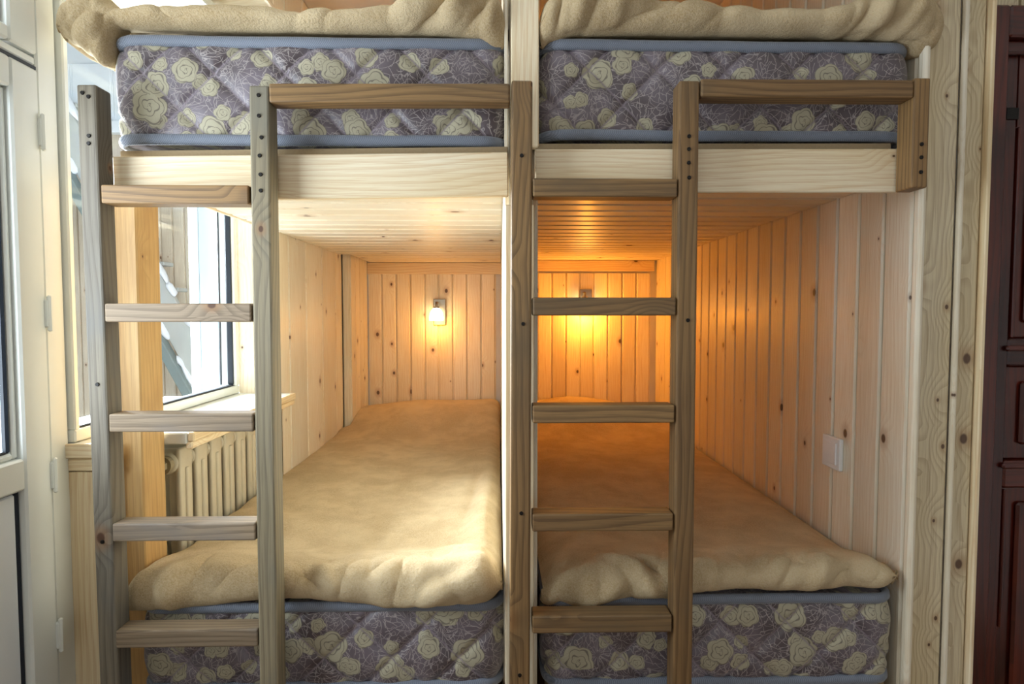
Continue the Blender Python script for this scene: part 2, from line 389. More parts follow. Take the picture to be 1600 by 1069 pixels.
# ------------------------------------------------------------------ window_1 and its sill
w1 = struct('window_1', (GX, 1.7, E))
WT = .975; WB = -.272
def wbar(name, y0, y1, z0, z1, x0=GX-.03, x1=GX+.022, mat='pvc', g='y'): return box(name, w1, M[mat], x0, x1, y0, y1, z0, z1, g, .003)
wbar('frame', WY0, WY1-.004, WB, WB+.026); wbar('frame', WY0, WY1-.004, WT-.03, WT)
wbar('frame', WY0, WY0+.016, WB+.026, WT-.03, g='z'); wbar('frame', WY1-.028, WY1-.004, WB+.026, WT-.03, g='z')
wbar('gasket', WY0+.016, WY1-.028, WB+.026, WB+.031, GX-.006, GX+.014, 'gasket'); wbar('gasket', WY1-.033, WY1-.028, WB+.031, WT-.03, GX-.006, GX+.014, 'gasket', 'z')
wbar('gasket', WY1-.052, WY1-.047, WB+.031, WT-.03, GX-.024, GX-.016, 'gasket', 'z')
wbar('gasket', WY0+.016, WY0+.021, WB+.031, WT-.03, GX-.006, GX+.014, 'gasket', 'z')
wbar('pane', WY0+.016, WY1-.028, WB+.031, WT-.03, GX-.008, GX-.004, 'glass')
sill = box('window_sill', w1, M['pvc'], GX-.02, -.716, 1.396, WY1-.003, -.300, -.2735, 'y', .003)
box('window_sill', w1, M['pvc'], GX-.02, -.853, 1.281, 1.396, -.300, -.2735, 'y', .003)
box('sill_nosing', w1, M['pine_fresh'], GX, -.80, 1.274, 1.2805, -.3025, -.272, 'x', .002)
bar('sill_nosing', w1, M['pine_fresh'], (-.708, 1.748, E-.2835), YD, UP, .016, .022, .70, .003)
bar('sill_nosing', w1, M['pine_fresh'], (-.712, 1.748, E-.3035), YD, UP, .016, .017, .70, .003)
# ------------------------------------------------------------------ door_1: white balcony door with transom
d1 = struct('door_1', (DX, .8, E))
def dbar(name, y0, y1, z0, z1, x0=DX-.05, x1=DX, mat='pvc', g='z', bev=.004): return box(name, d1, M[mat], x0, x1, y0, y1, z0, z1, g, bev)
dbar('frame', 1.232, 1.286, FLOOR, TOP, DX-.06, DX-.004); dbar('frame', .38, .42, FLOOR, TOP, DX-.06, DX-.004)
dbar('frame', .42, 1.232, .482, .50, DX-.06, DX-.006, g='y')
dbar('gasket', .42, 1.231, .4745, .4815, DX-.05, DX-.004, 'gasket', 'y', .001); dbar('sash_stile', 1.162, 1.230, FLOOR+.02, .474); dbar('sash_stile', .425, .49, FLOOR+.02, .474)
dbar('sash_rail', .49, 1.162, .418, .474, g='y'); dbar('sash_rail', .49, 1.162, -.335, -.275, g='y'); dbar('sash_rail', .49, 1.162, FLOOR+.02, FLOOR+.1, g='y')
dbar('glazing_bead', 1.150, 1.162, -.275, .418, DX-.04, DX-.012); dbar('glazing_bead', .49, 1.150, -.275, -.262, DX-.04, DX-.012, g='y'); dbar('glazing_bead', .49, 1.150, .406, .418, DX-.04, DX-.012, g='y')
dbar('gasket', 1.142, 1.150, -.262, .406, DX-.03, DX-.016, 'gasket'); dbar('gasket', .49, 1.142, -.262, -.257, DX-.03, DX-.016, 'gasket', 'y'); dbar('gasket', .49, 1.142, .401, .406, DX-.03, DX-.016, 'gasket', 'y')
dbar('pane', .49, 1.142, -.257, .401, DX-.03, DX-.026, 'glass', bev=0)
dbar('gasket', 1.156, 1.162, FLOOR+.1, -.335, DX-.03, DX-.014, 'gasket'); dbar('gasket', .49, 1.156, -.341, -.335, DX-.03, DX-.014, 'gasket', 'y')
dbar('lower_panel', .49, 1.156, FLOOR+.1, -.341, DX-.036, DX-.016, 'white')
dbar('transom_sash', 1.162, 1.230, .503, TOP-.02); dbar('transom_sash', .425, 1.162, .503, .53, g='y'); dbar('transom_sash', .425, 1.162, TOP-.07, TOP-.02, g='y')
dbar('gasket', 1.150, 1.162, .53, TOP-.07, DX-.03, DX-.014, 'gasket'); dbar('pane', .425, 1.150, .53, TOP-.07, DX-.03, DX-.026, 'glass', bev=0)
for z_ in (.355, .0, -.325, -.655):
    h = dbar('hinge', 1.224, 1.236, z_-.028, z_+.028, DX-.004, DX+.008, bev=.003)
    bar('hinge_pin', h, M['pvc'], (DX+.006, 1.23, E+z_), UP, YD, .009, .009, .072, .003)
# ------------------------------------------------------------------ door_2: mahogany panelled door
d2 = struct('door_2', (1.4, 1.3, E)); MH = M['mahogany']
DY = 1.302
def mb(name, x0, x1, y0, y1, z0, z1, g='z', bev=.004): return box(name, d2, MH, x0, x1, y0, y1, z0, z1, g, bev)
mb('jamb', 1.018, 1.062, 1.268, 1.36, FLOOR, .640); mb('jamb', 1.80, 1.836, 1.268, 1.36, FLOOR, .640)
mb('head', 1.062, 1.80, 1.268, 1.36, .575, .640, 'x'); mb('stop', 1.062, 1.80, 1.285, 1.30, .548, .575, 'x')
mb('stile', 1.064, 1.112, DY, DY+.04, FLOOR+.01, .556); mb('stile', 1.75, 1.798, DY, DY+.04, FLOOR+.01, .556)
# top rail with a cathedral arch
prof = [(1.112, .556), (1.112, .40)]
for k in range(17):
    t = k/16; x_ = 1.118+.626*t
    prof.append((x_, .405+.075*math.sin(math.pi*t)**.6))
prof += [(1.75, .40), (1.75, .556)]
V = [(x_, y_, E+z_) for y_ in (DY, DY+.04) for x_, z_ in prof]; n = len(prof)
F = [tuple(range(n)), tuple(range(2*n-1, n-1, -1))]+[(i, n+i, n+(i+1) % n, (i+1) % n) for i in range(n)]
meshobj('arched_rail', V, F, MH, d2)
for (z0, z1) in ((-.115, -.055), (-.385, -.325), (FLOOR+.01, FLOOR+.12)): mb('rail', 1.112, 1.75, DY, DY+.04, z0, z1, 'x')
mb('rail_moulding', 1.10, 1.75, DY-.012, DY, -.082, -.070, 'x', .004); mb('rail_moulding', 1.10, 1.75, DY-.012, DY, -.340, -.328, 'x', .004)
for (z0, z1) in ((-.055, .50), (-.325, -.115), (FLOOR+.12, -.385)):
    mb('panel', 1.112, 1.75, DY+.016, DY+.03, z0, z1); p_ = mb('raised_field', 1.15, 1.71, DY+.006, DY+.016, z0+.035, min(z1-.035, .40), bev=.006)
for x_ in (1.1145,): mb('panel_bead', x_, x_+.006, DY-.003, DY+.016, -.053, .40, bev=.002)
mb('panel_bead', 1.112, 1.118, DY-.003, DY+.016, -.70, -.388, bev=.002)
o = box('latch_plate', d2, M['screw'], 1.085, 1.112, DY-.004, DY, .415, .44, 'x', .001)

# ------------------------------------------------------------------ outside: covered veranda seen through the glass
wv = struct('wall_veranda', (-2.6, 5, 0))
VY = 5.0
x_ = -4.7; vw = .094
while x_ < -1.2:
    plank(wv, M['fence'], (x_+vw/2, VY, E-.15), UP, YD, vw, 3.3, .02, ch=.006, g=.01); x_ += vw
for k in range(11): plank(wv, M['white'], (-4.5+.32*k, VY-.03, E+1.74), UP, YD, .31, .46, .02, name='panel', ch=.006, g=.012)
box('rail', wv, M['white'], -4.7, -1.2, VY-.09, VY-.03, 1.42, 1.51, 'x')
ro = struct('trim_1', (-2.6, 3, E+2))
ro.name = 'trim_1'; WM['trim_1'] = Matrix.Translation((-2.6, 3, E+2))
for k in range(10):
    xa = -4.6+.36*k
    if not (-2.95 < xa+.18 < -2.45): plank(ro, M['white'], (xa+.18, 2.9, E+1.98), YD, UP, .355, 4.2, .02, name='panel', ch=.008, g=.012)
plank(ro, M['white'], (-2.7, 4.7, E+1.98), XD, UP, .55, .5, .02, name='panel')
rv = struct('trim_2', (-1.0, 2.13, E))
box('reveal', rv, M['daylight_tint'], -1.03, GX-.034, WY1+.012, WY1+.05, -.36, 1.2, 'z', .003)
box('reveal_edge', rv, M['white'], -1.058, -1.031, WY1+.0, WY1+.05, -.36, 1.2, 'z', .003)
box('outer_sill', rv, M['white'], -1.15, GX-.034, 1.29, WY1, -.30, -.285, 'y', .002)
box('soffit_board', rv, M['pine'], -1.24, GX-.034, 1.29, WY1+.05, .97, .985, 'y', .002)
box('soffit_trim', rv, M['pine_fresh'], -1.27, -1.24, 1.29, WY1+.05, .95, .985, 'y', .003)
st = thing('staircase', (-2.9, 4.6, E-1.2), 'steep outdoor staircase with ragged white edges seen through the window', 'staircase')
a0 = Vector((-3.256, 0, E+1.653)); dirn = Vector((.463, 0, -.886)); nn = Vector((.886, 0, .463))
bar('stringer', st, M['stair'], a0+dirn*1.45-nn*.115+Vector((0, 4.72, 0)), dirn, YD, .19, .05, 3.1, .006)
bar('lower_beam', st, M['stairdark'], a0+dirn*1.45-nn*.26+Vector((0, 4.67, 0)), dirn, YD, .07, .09, 3.1, .006)
for k in range(13):
    p = a0+dirn*(.05+.225*k)-nn*.03
    box('tread', st, M['stair'], p.x-.10, p.x+.06, 4.746, 4.89, p.z-E-.03, p.z-E, 'y', .004)
    for q in (-.005, -.212):
        bm = bmesh.new(); bmesh.ops.create_icosphere(bm, subdivisions=2, radius=1)
        for v_ in bm.verts: v_.co *= 1+.4*noise.noise(v_.co*2.3+Vector((k*3, q*99, 0)))
        p2 = a0+dirn*(.1+.225*k+.05*math.sin(k*2.3))+nn*q
        bmesh.ops.transform(bm, matrix=frame((p2.x, 4.70, p2.z), dirn, YD) @ Matrix.Diagonal((.026+.01*math.sin(k*5+q*9), .04, .085+.04*math.cos(k*3+q*20), 1)), verts=bm.verts)
        bmobj('white_patch', bm, M['white_lump'], st, smooth=True)  # ragged white lumps along both edges of the flight

# ================================================================== BUNK
def platform(x0, x1, sof, zl, zr, label):
    """upper bunk: front board, chipboard deck, plank soffit"""
    t = thing('upper_bunk', ((x0+x1)/2, 2.3, E+sof), label, 'bunk bed', 'the two upper bunks')
    cz = (zl+zr)/2; sl = (zr-zl)/(x1-x0)
    bar('front_board', t, M['pine_fresh'], ((x0+x1)/2, 1.2305, E+cz), (1, 0, sl), YD, .0865, .0165, x1-x0, .002)
    zt = cz+.0433
    bar('chipboard_deck', t, M['chip'], ((x0+x1)/2, 2.29, E+zt+.0085), (1, 0, sl), YD, .0165, 2.09, x1-x0-.002, .001)
    y_ = 1.262
    xa, xb = x0+.002, x1
    if x0 > 0: xb = XR-.002; xa = .083
    else: xb = .0075; xa = XL+.003
    k = 0
    while y_ < BACK-.01:
        ww = min(.096, BACK-.002-y_)
        xa2 = xa if y_ < 2.88 else max(xa, AX+.016)
        plank(t, M['pine'], ((xa2+xb)/2, y_+ww/2, E+sof), XD, UP, ww, xb-xa2, .018, ch=.006, g=.012); y_ += .096
    if x0 < 0: bar('edge_bead', t, M['pine_fresh'], (XL-.004, 1.7, E+sof+.004), YD, UP, .012, .014, .8, .003)
    return zt+.017
zpl = platform(-.757, .018, SOFL, .264, .277, 'upper left bunk with pale pine front board and plank underside beside window')
zpr = platform(.072, .803, SOFR, .283, .288, 'upper right bunk with pale pine front board and orange-lit plank underside')
def base(x0, x1, label):
    t = thing('lower_bunk', ((x0+x1)/2, 2.3, FLOOR+E), label, 'bunk bed', 'the two lower bunks')
    box('deck', t, M['chip'], x0, x1, 1.275, BACK-.03, -.82, -.803, 'y', .001)
    box('front_board', t, M['pine_fresh'], x0, x1, 1.25, 1.272, -.96, -.812, 'x', .002)
    for xx in (x0+.03, x1-.03):
        for yy in (1.31, 3.2): box('leg', t, M['pine_post'], xx-.028, xx+.028, yy-.028, yy+.028, FLOOR, -.82, 'z', .002)
base(-.70, -.002, 'lower left bunk base under flowered mattress nearest the window')
base(.10, .84, 'lower right bunk base under flowered mattress by the pine wall')
t = thing('support_post', (-.805, 1.345, 0), 'thick honey-coloured pine post behind the left ladder', 'post')
box('shaft', t, M['pine_post'], -.85, -.762, 1.303, 1.39, FLOOR, .273, 'z', .003)
# ------------------------------------------------------------------ ladders
LY = 1.193; LT = .046
def post(parent, mat, xt, xb, wd, zt, scr, label=None):
    o = bar('post', parent, M[mat], ((xt+xb*1)/2 + (xb-xt)*.3, LY, E+(zt+FLOOR)/2), ((xt-xb), 0, .95), YD, wd, LT, zt-FLOOR, .004, label, 2)
    screws(o, [(xt+(xb-xt)*(zt-z_)/.95+dx, LY-LT/2-.0006, z_) for z_, dx in scr]); return o
l1 = thing('ladder', (-.61, LY, 0), 'left timber ladder of grey weathered posts standing by the balcony door', 'ladder', 'bunk ladders')
post(l1, 'grey', -.769, -.763, .036, .427, [(.411, -.007), (.404, .004), (.332, .002), (.318, .001), (-.135, 0), (-.44, -.002)], 'left post, bleached grey')
post(l1, 'post', -.4505, -.4525, .037, .4275, [(.409, 0), (.371, 0), (.331, .004), (.297, 0), (.262, .001), (.232, .001)])
RL = [(.242, 'old'), (.019, 'rung'), (-.192, 'rung'), (-.405, 'rung'), (-.616, 'rung'), (-.83, 'old'), (-1.045, 'old')]
for z_, m_ in RL:
    xo = -.746+(-.0015 if z_ > 0 else .0)
    bar('rung', l1, M[m_], ((xo-.4725)/2, LY-.002, E+z_-.0175), XD, YD, .035, .044, -.4725-xo, .003, seg=2)
l2 = thing('ladder', (.2, LY, 0), 'right timber ladder of brown posts in the middle of the bunks', 'ladder', 'bunk ladders')
post(l2, 'old', .0435, .0405, .040, .441, [(.30, 0), (-.02, .004), (-.39, .002), (-.715, .0)])
post(l2, 'old', .3625, .364, .039, .443, [(.338, 0), (.314, 0), (.288, 0), (.26, .001), (-.013, .002)])
for z_ in (.258, .031, -.178, -.392, -.596, -.81, -1.025):
    bar('rung', l2, M['old'], (.203, LY-.002, E+z_-.0175), XD, YD, .035, .044, .277, .003, seg=2)
g1 = thing('guard_rail', (-.2, LY, E+.41), 'plain brown timber guard rail in front of the upper left mattress', 'guard rail', 'bunk guard rails')
bar('rail', g1, M['old'], (-.2055, LY-.003, E+.4155), (1, 0, .008), YD, .036, .04, .453, .004, seg=2)
g2 = thing('guard_rail', (.6, LY, E+.41), 'brown timber guard rail with end post in front of upper right mattress', 'guard rail', 'bunk guard rails')
bar('rail', g2, M['old'], (.589, LY-.003, E+.4295), (1, 0, .002), YD, .034, .044, .410, .004, seg=2)
ep = bar('end_post', g2, M['old'], (.8105, LY, E+.3465), UP, YD, .031, .05, .208, .003, seg=2)
screws(ep, [(.812, LY-.0256, z_) for z_ in (.325, .30, .272)])

# ------------------------------------------------------------------ mattresses
def mattress(x0, x1, y0, y1, z0, z1, label, ph, pinch=0):
    t = thing('mattress', ((x0+x1)/2, (y0+y1)/2, E+z0), label, 'mattress', 'flowered mattresses')
    R = .045; st_ = .0062; ring = []
    def seg(a, b):
        n_ = max(2, int((Vector(b)-Vector(a)).length/st_))
        for i in range(n_): q = Vector(a).lerp(Vector(b), i/n_); yield q
    cs = [((x0+R, y0+R), math.pi), ((x1-R, y0+R), 1.5*math.pi), ((x1-R, y1-R), 0), ((x0+R, y1-R), .5*math.pi)]
    pts = []
    for i, ((cx, cy), a) in enumerate(cs):
        for k in range(9):
            an = a+(math.pi/2)*k/9; pts.append((Vector((cx+R*math.cos(an), cy+R*math.sin(an))), Vector((math.cos(an), math.sin(an)))))
        an = a+math.pi/2; nrm = Vector((math.cos(an), math.sin(an))); s0 = Vector((cx, cy))+nrm*R
        nx = cs[(i+1) % 4]; e0 = Vector(nx[0])+nrm*R
        step = st_ if i == 0 else (.012 if i != 2 else .05)
        n_ = max(2, int((e0-s0).length/step))
        for k in range(n_): pts.append((s0.lerp(e0, k/n_), nrm))
    S = [0]
    for i in range(1, len(pts)): S.append(S[-1]+(pts[i][0]-pts[i-1][0]).length)
    def pin(x, y): return x+(pinch*min(1, max(0, (y-2.78)/.14)) if x < (x0+x1)/2 else 0)
    rows = 36; H = z1-z0; pip = .011; V = []; F = []; n_ = len(pts); per = .142
    for j in range(rows+1):
        z_ = z0+pip*.6+(H-pip*1.2)*j/rows; tt = 2*j/rows-1
        for (p, nr), s_ in zip(pts, S):
            a = ((s_+z_-z0+ph) / per) % 1; b = ((s_-z_+z0+ph) / per) % 1
            da = min(a, 1-a)*per*.707; db = min(b, 1-b)*per*.707
            g_ = math.exp(-(da/.0052)**2)+math.exp(-(db/.0052)**2)
            pil = min(da, db)/.05
            off = -.004+.011*(1-tt**4)-.0065*min(1.2, g_)+.0055*min(1, pil*1.5)**.6+.0018*noise.noise(Vector((s_*14, z_*18, ph)))
            off -= .010*abs(tt)**14
            V.append((pin(p.x+nr.x*off, p.y), p.y+nr.y*off, E+z_))
    for j in range(rows):
        for i in range(n_): F.append((j*n_+i, j*n_+(i+1) % n_, (j+1)*n_+(i+1) % n_, (j+1)*n_+i))
    F += [tuple(range(n_-1, -1, -1)), tuple(rows*n_+i for i in range(n_))]
    mo = meshobj('cover', V, F, M['brocade'], t, smooth=True)
    uvl = mo.data.uv_layers.new(name='UVMap'); TL = S[-1]+st_
    for pl in mo.data.polygons:
        if len(pl.vertices) > 4: continue
        i0 = min(v_ % n_ for v_ in pl.vertices); wrap = i0 == 0 and any(v_ % n_ == n_-1 for v_ in pl.vertices)
        for li, vi in zip(pl.loop_indices, pl.vertices):
            i = vi % n_; uvl.data[li].uv = ((TL if (wrap and i == 0) else S[i])+ph, pip*.6+(H-pip*1.2)*(vi//n_)/rows)
    for zz in (z0+pip, z1-pip):
        path = []
        for (p, nr), s_ in list(zip(pts, S))[::2]:
            wz = .0025*noise.noise(Vector((s_*5, zz*9, ph)))
            path.append((pin(p.x+nr.x*.002, p.y), p.y+nr.y*.002, E+zz+wz))
        V2, F2 = tube(path, (.0085, .0112), 10, True)
        meshobj('piping', V2, F2, M['tape'], t, smooth=True, label='blue-grey binding tape')
    return t
MUL = mattress(-.776, .012, 1.262, 3.27, .340, .556, 'quilted flowered mattress on the upper left bunk, lilac-grey', .055)
MUR = mattress(.086, .85, 1.262, 3.27, .354, .556, 'quilted flowered mattress on the upper right bunk, lilac-grey', .02)
MLL = mattress(-.752, .002, 1.262, 3.28, -.80, -.606, 'dark flowered mattress on lower left bunk under the bright blanket', .09, .042)
MLR = mattress(.10, .848, 1.262, 3.28, -.80, -.598, 'dark flowered mattress on lower right bunk under orange-lit blanket', .03)

# ------------------------------------------------------------------ blankets
def sstep(a, b, x):
    t = min(1, max(0, (x-a)/(b-a))); return t*t*(3-2*t)
def pw_(pts):
    def f(x):
        if x <= pts[0][0]: return pts[0][1]
        for (a, va), (b, vb) in zip(pts[:-1], pts[1:]):
            if x <= b:
                t = (x-a)/(b-a); t = t*t*(3-2*t); return va+(vb-va)*t
        return pts[-1][1]
    return f
def blanket(label, x0, x1, yf, yb, top, front_top, hem, depth, edge, creases, seed, group, amp=.006, xclamp=None, floor_=None, foldamp=.010, steps=()):
    """thick fleece sheet: a top surface that rolls over the front edge to a hem; creases = (x0,s0,x1,s1,width,height)"""
    xs = []; n_ = int((x1-x0)/.0065)
    xs = [x0+(x1-x0)*i/n_ for i in range(n_+1)]
    ys = []; y_ = yf; st_ = .0065
    while y_ < yb: ys.append(y_); y_ += st_; st_ = min(.028, st_*1.06)
    ys.append(yb); ys = ys[::-1]
    NA = 36; V = []; F = []; P = []
    for x in xs:
        col = []
        zf = front_top(x); zh = hem(x); h = max(.008, (zf-zh)/2); a_ = depth(x)
        for y_ in ys:
            bl = sstep(yf, yf+.22, y_); z_ = zf*(1-bl)+top(x, y_)*bl
            col.append((Vector((x, y_, z_)), Vector((0, 0, 1)), -(y_-yf)))
        L = math.pi*(h+a_)/2
        for k in range(1, NA+1):
            an = math.pi/2-(math.pi*1.08)*k/NA
            col.append((Vector((x, yf-a_*math.cos(an), zf-h+h*math.sin(an))), Vector((0, -math.cos(an), math.sin(an))), L*k/NA))
        for k in (1, 2): col.append((Vector((x, yf+.02*k, zh+.004*k)), Vector((0, 0, -1)), L+.02*k))
        P.append(col)
    m = len(P[0])
    for i, col in enumerate(P):
        x = xs[i]; te = min(x-x0, x1-x)
        er = edge*(1-math.sqrt(max(0, 1-(1-min(1, te/edge))**2)))
        for (p, nr, s_) in col:
            d = amp*noise.noise(Vector((x*5, s_*4, seed)))+amp*.6*noise.noise(Vector((x*13, s_*10, seed+5)))+amp*.25*noise.noise(Vector((x*40, s_*35, seed+9)))
            ff = math.exp(-((s_-.03)/.09)**2) if s_ > -.3 else 0
            d += foldamp*ff*noise.noise(Vector((x*16, s_*5+x*3, seed+20)))
            q = 1-abs(noise.noise(Vector((x*15+s_*6, s_*6-x*3, seed+33))))*2.4
            d -= foldamp*.75*(ff+.12)*max(0, q)**3
            for (ax, as_, bx, bs, wd, hh) in steps:
                q = (x-ax)/(bx-ax)
                if -.12 < q < 1.12:
                    e_ = sstep(-.12, .12, q)*sstep(1.12, .9, q); ls = as_+(bs-as_)*q+.012*noise.noise(Vector((x*18, seed, 0)))
                    d += hh*e_*sstep(wd, -wd, s_-ls)*sstep(-.13, -.02, s_-ls)
            for (ax, as_, bx, bs, wd, hh) in creases:
                vx, vs = bx-ax, bs-as_; q = max(0, min(1, ((x-ax)*vx+(s_-as_)*vs)/(vx*vx+vs*vs)))
                ddx, dds = x-ax-vx*q, s_-as_-vs*q; dd = math.hypot(ddx, dds)
                if dd < wd*3: d += 1.35*hh*math.exp(-(dd/wd)**2)*math.sin(math.pi*(.12+.76*q))
            if nr.z < 0: d *= 1+.75*nr.z
            c = p+nr*d; c.z -= er*max(.35, nr.z) if nr.z > 0 else -er*.25
            if er > 0: c.y += .3*er*(1 if nr.y < 0 else 0)
            if xclamp: c.x = xclamp(c.x, c.y, c.z)
            if floor_ is not None and c.y > yf-.005 and s_ <= 0: c.z = max(c.z, floor_(c.x, c.y))
            V.append((c.x, c.y, E+c.z))
    for i in range(len(xs)-1):
        for j in range(m-1): F.append((i*m+j, i*m+j+1, (i+1)*m+j+1, (i+1)*m+j))
    me_o = meshobj('blanket', V, F, M['fleece'], None, ((x0+x1)/2, yf, E+top((x0+x1)/2, yf+.3)), smooth=True, label=label)
    me_o['category'] = 'blanket'; me_o['group'] = group
    sd = me_o.modifiers.new('thickness', 'SOLIDIFY'); sd.thickness = .007; sd.offset = 1
    sb = me_o.modifiers.new('smooth', 'SUBSURF'); sb.levels = 1; sb.render_levels = 1
    return me_o
GB = 'beige fleece blankets'
# lower left
def topLL(x, y):
    z = -.572+.006*math.sin(x*9+1)
    z += .112*sstep(2.72, 3.16, y)*(1-.35*sstep(-.35, -.72, x)) - .02*sstep(3.2, 3.33, y)
    z += .012*math.exp(-((x+.05)/.05)**2)*sstep(2.6, 1.6, y)
    return z
hemLL = pw_([(-.79, -.622), (-.74, -.612), (-.62, -.606), (-.50, -.594), (-.43, -.592), (-.32, -.600), (-.25, -.602), (-.18, -.600), (-.08, -.612), (-.03, -.606), (.004, -.585)])
ftLL = pw_([(-.79, -.575), (-.74, -.536), (-.6, -.525), (-.4, -.533), (-.2, -.528), (-.05, -.522), (.004, -.545)])
dpLL = pw_([(-.79, .02), (-.73, .030), (-.3, .034), (-.05, .036), (.004, .028)])
def clampLL(x, y, z):
    if y > 2.90: return max(x, AX+.006)
    if y > 1.285: return max(x, -.7525)
    return x
blanket('cream-beige fleece blanket on the lower left bunk, brightly lit by daylight', -.79, .003, 1.268, 3.325, topLL, ftLL, hemLL, dpLL, .05,
        [(-.30, .10, -.02, .035, .013, .016), (-.22, .125, -.03, .085, .012, -.014), (-.42, .0, -.37, .07, .014, -.012), (-.385, -.01, -.34, .05, .010, .010), (-.15, -.10, -.02, -.05, .02, .010),
         (-.74, -.42, -.50, -.33, .03, .012), (-.74, -.50, -.48, -.44, .028, -.010), (-.70, .0, -.66, .09, .02, .010), (-.62, .0, -.60, .07, .02, -.009), (-.05, -.2, -.04, -.6, .03, .014), (-.45, -.6, -.2, -.9, .03, .005), (-.09, -.3, -.07, -.9, .02, -.008)],
        3.3, GB, .005, clampLL, lambda x, y: -.592,
        steps=[(-.25, .135, .0, .05, .006, .017), (-.78, .10, -.66, .075, .006, .010)])
def topLR(x, y):
    z = -.566+.006*math.sin(x*8)
    z += .125*sstep(2.66, 3.1, y)*(.55+.45*math.exp(-((x-.42)/.27)**2)) - .03*sstep(3.15, 3.32, y)
    z -= .015*sstep(.70, .85, x)
    return z
hemLR = pw_([(.09, -.628), (.13, -.606), (.19, -.611), (.27, -.606), (.34, -.592), (.40, -.588), (.52, -.582), (.68, -.58), (.80, -.582), (.855, -.568)])
ftLR = pw_([(.09, -.57), (.13, -.545), (.3, -.535), (.5, -.53), (.7, -.528), (.80, -.535), (.855, -.55)])
dpLR = pw_([(.09, .02), (.15, .03), (.5, .034), (.8, .032), (.855, .02)])
blanket('beige fleece blanket on the lower right bunk, glowing orange at the back', .092, .852, 1.274, 3.325, topLR, ftLR, hemLR, dpLR, .045,
        [(.14, .09, .26, .04, .013, .015), (.17, .11, .30, .08, .012, -.012), (.26, .0, .33, .06, .011, .013), (.29, -.01, .35, .04, .009, -.011), (.22, -.04, .30, .03, .012, .009), (.33, .09, .39, .05, .012, .010),
         (.58, .06, .63, .0, .011, -.011), (.64, .07, .70, .0, .012, .011), (.69, .06, .75, .01, .010, -.009), (.15, -.1, .3, -.4, .03, .006), (.12, -.9, .3, -1.1, .03, .008)],
        9.1, GB, .005, lambda x, y, z: min(x, XR-.012), lambda x, y: -.588,
        steps=[(.10, .115, .20, .09, .006, .014), (.28, .07, .40, .09, .006, .012), (.55, .075, .72, .085, .006, .008)])
# upper left: a folded blanket with a bunched tail hanging over the left end
topUL = lambda x, y: .578+.005*math.sin(x*12)
ftUL = pw_([(-.868, .572), (-.85, .584), (-.80, .598), (-.72, .603), (-.5, .601), (-.3, .601), (-.20, .608), (-.12, .630), (-.05, .646), (-.01, .646), (.012, .61)])
hemUL = pw_([(-.868, .556), (-.84, .540), (-.81, .520), (-.788, .497), (-.778, .555), (-.76, .577), (-.5, .574), (-.3, .572), (-.12, .571), (-.04, .562), (-.01, .545), (.012, .535)])
dpUL = pw_([(-.868, .01), (-.83, .026), (-.75, .034), (-.3, .032), (-.1, .042), (-.02, .04), (.012, .022)])
blanket('beige fleece blanket folded on the upper left mattress, tail hanging over its left end', -.868, .009, 1.262, 3.2, topUL, ftUL, hemUL, dpUL, .035,
        [(-.855, .05, -.78, .03, .005, -.012), (-.84, .062, -.785, .05, .005, .008), (-.83, .075, -.785, .066, .005, -.010), (-.84, -.02, -.74, .0, .012, .006),
         (-.16, .09, -.08, .02, .012, -.018), (-.12, .1, -.05, .03, .012, .014), (-.07, .11, -.02, .05, .010, -.015), (-.20, .03, -.10, -.02, .015, .012), (-.03, .11, .0, .03, .008, .012), (-.6, .06, -.45, .05, .012, -.006)],
        5.2, GB, .004, None, lambda x, y: .562 if x > -.775 else -9,
        steps=[(-.868, .030, -.765, .026, .004, .016), (-.85, .058, -.78, .042, .004, .012), (-.83, .078, -.78, .068, .004, .010), (-.19, .085, -.06, .05, .005, .012)])
topUR = lambda x, y: .580+.006*math.sin(x*10)
ftUR = pw_([(.083, .60), (.10, .630), (.15, .645), (.22, .640), (.3, .628), (.45, .619), (.6, .613), (.68, .607), (.74, .626), (.80, .644), (.85, .638), (.885, .622), (.905, .59)])
hemUR = pw_([(.083, .535), (.10, .555), (.15, .572), (.3, .575), (.6, .574), (.75, .572), (.82, .566), (.845, .556), (.86, .534), (.885, .548), (.905, .575)])
dpUR = pw_([(.083, .02), (.12, .038), (.2, .04), (.6, .038), (.75, .04), (.84, .04), (.905, .015)])
blanket('beige fleece blanket folded on the upper right mattress, gathered at both ends', .085, .9, 1.215+.047, 3.2, topUR, ftUR, hemUR, dpUR, .035,
        [(.11, .11, .13, .02, .008, -.014), (.14, .11, .17, .03, .009, .012), (.17, .11, .20, .02, .008, -.012), (.24, .09, .33, .03, .013, -.014), (.22, .06, .30, .01, .012, .010), (.10, .08, .105, .03, .006, .008),
         (.70, .10, .74, .02, .010, -.016), (.735, .11, .77, .02, .010, .016), (.775, .11, .80, .01, .008, -.016), (.80, .11, .84, .02, .009, .013), (.85, .12, .87, .04, .008, -.013), (.87, .12, .885, .06, .007, .010)],
        12.7, GB, .004, None, lambda x, y: .562 if x < .85 else -9,
        steps=[(.12, .10, .24, .085, .005, .012), (.66, .09, .78, .07, .005, .013), (.80, .11, .90, .07, .005, .014)])

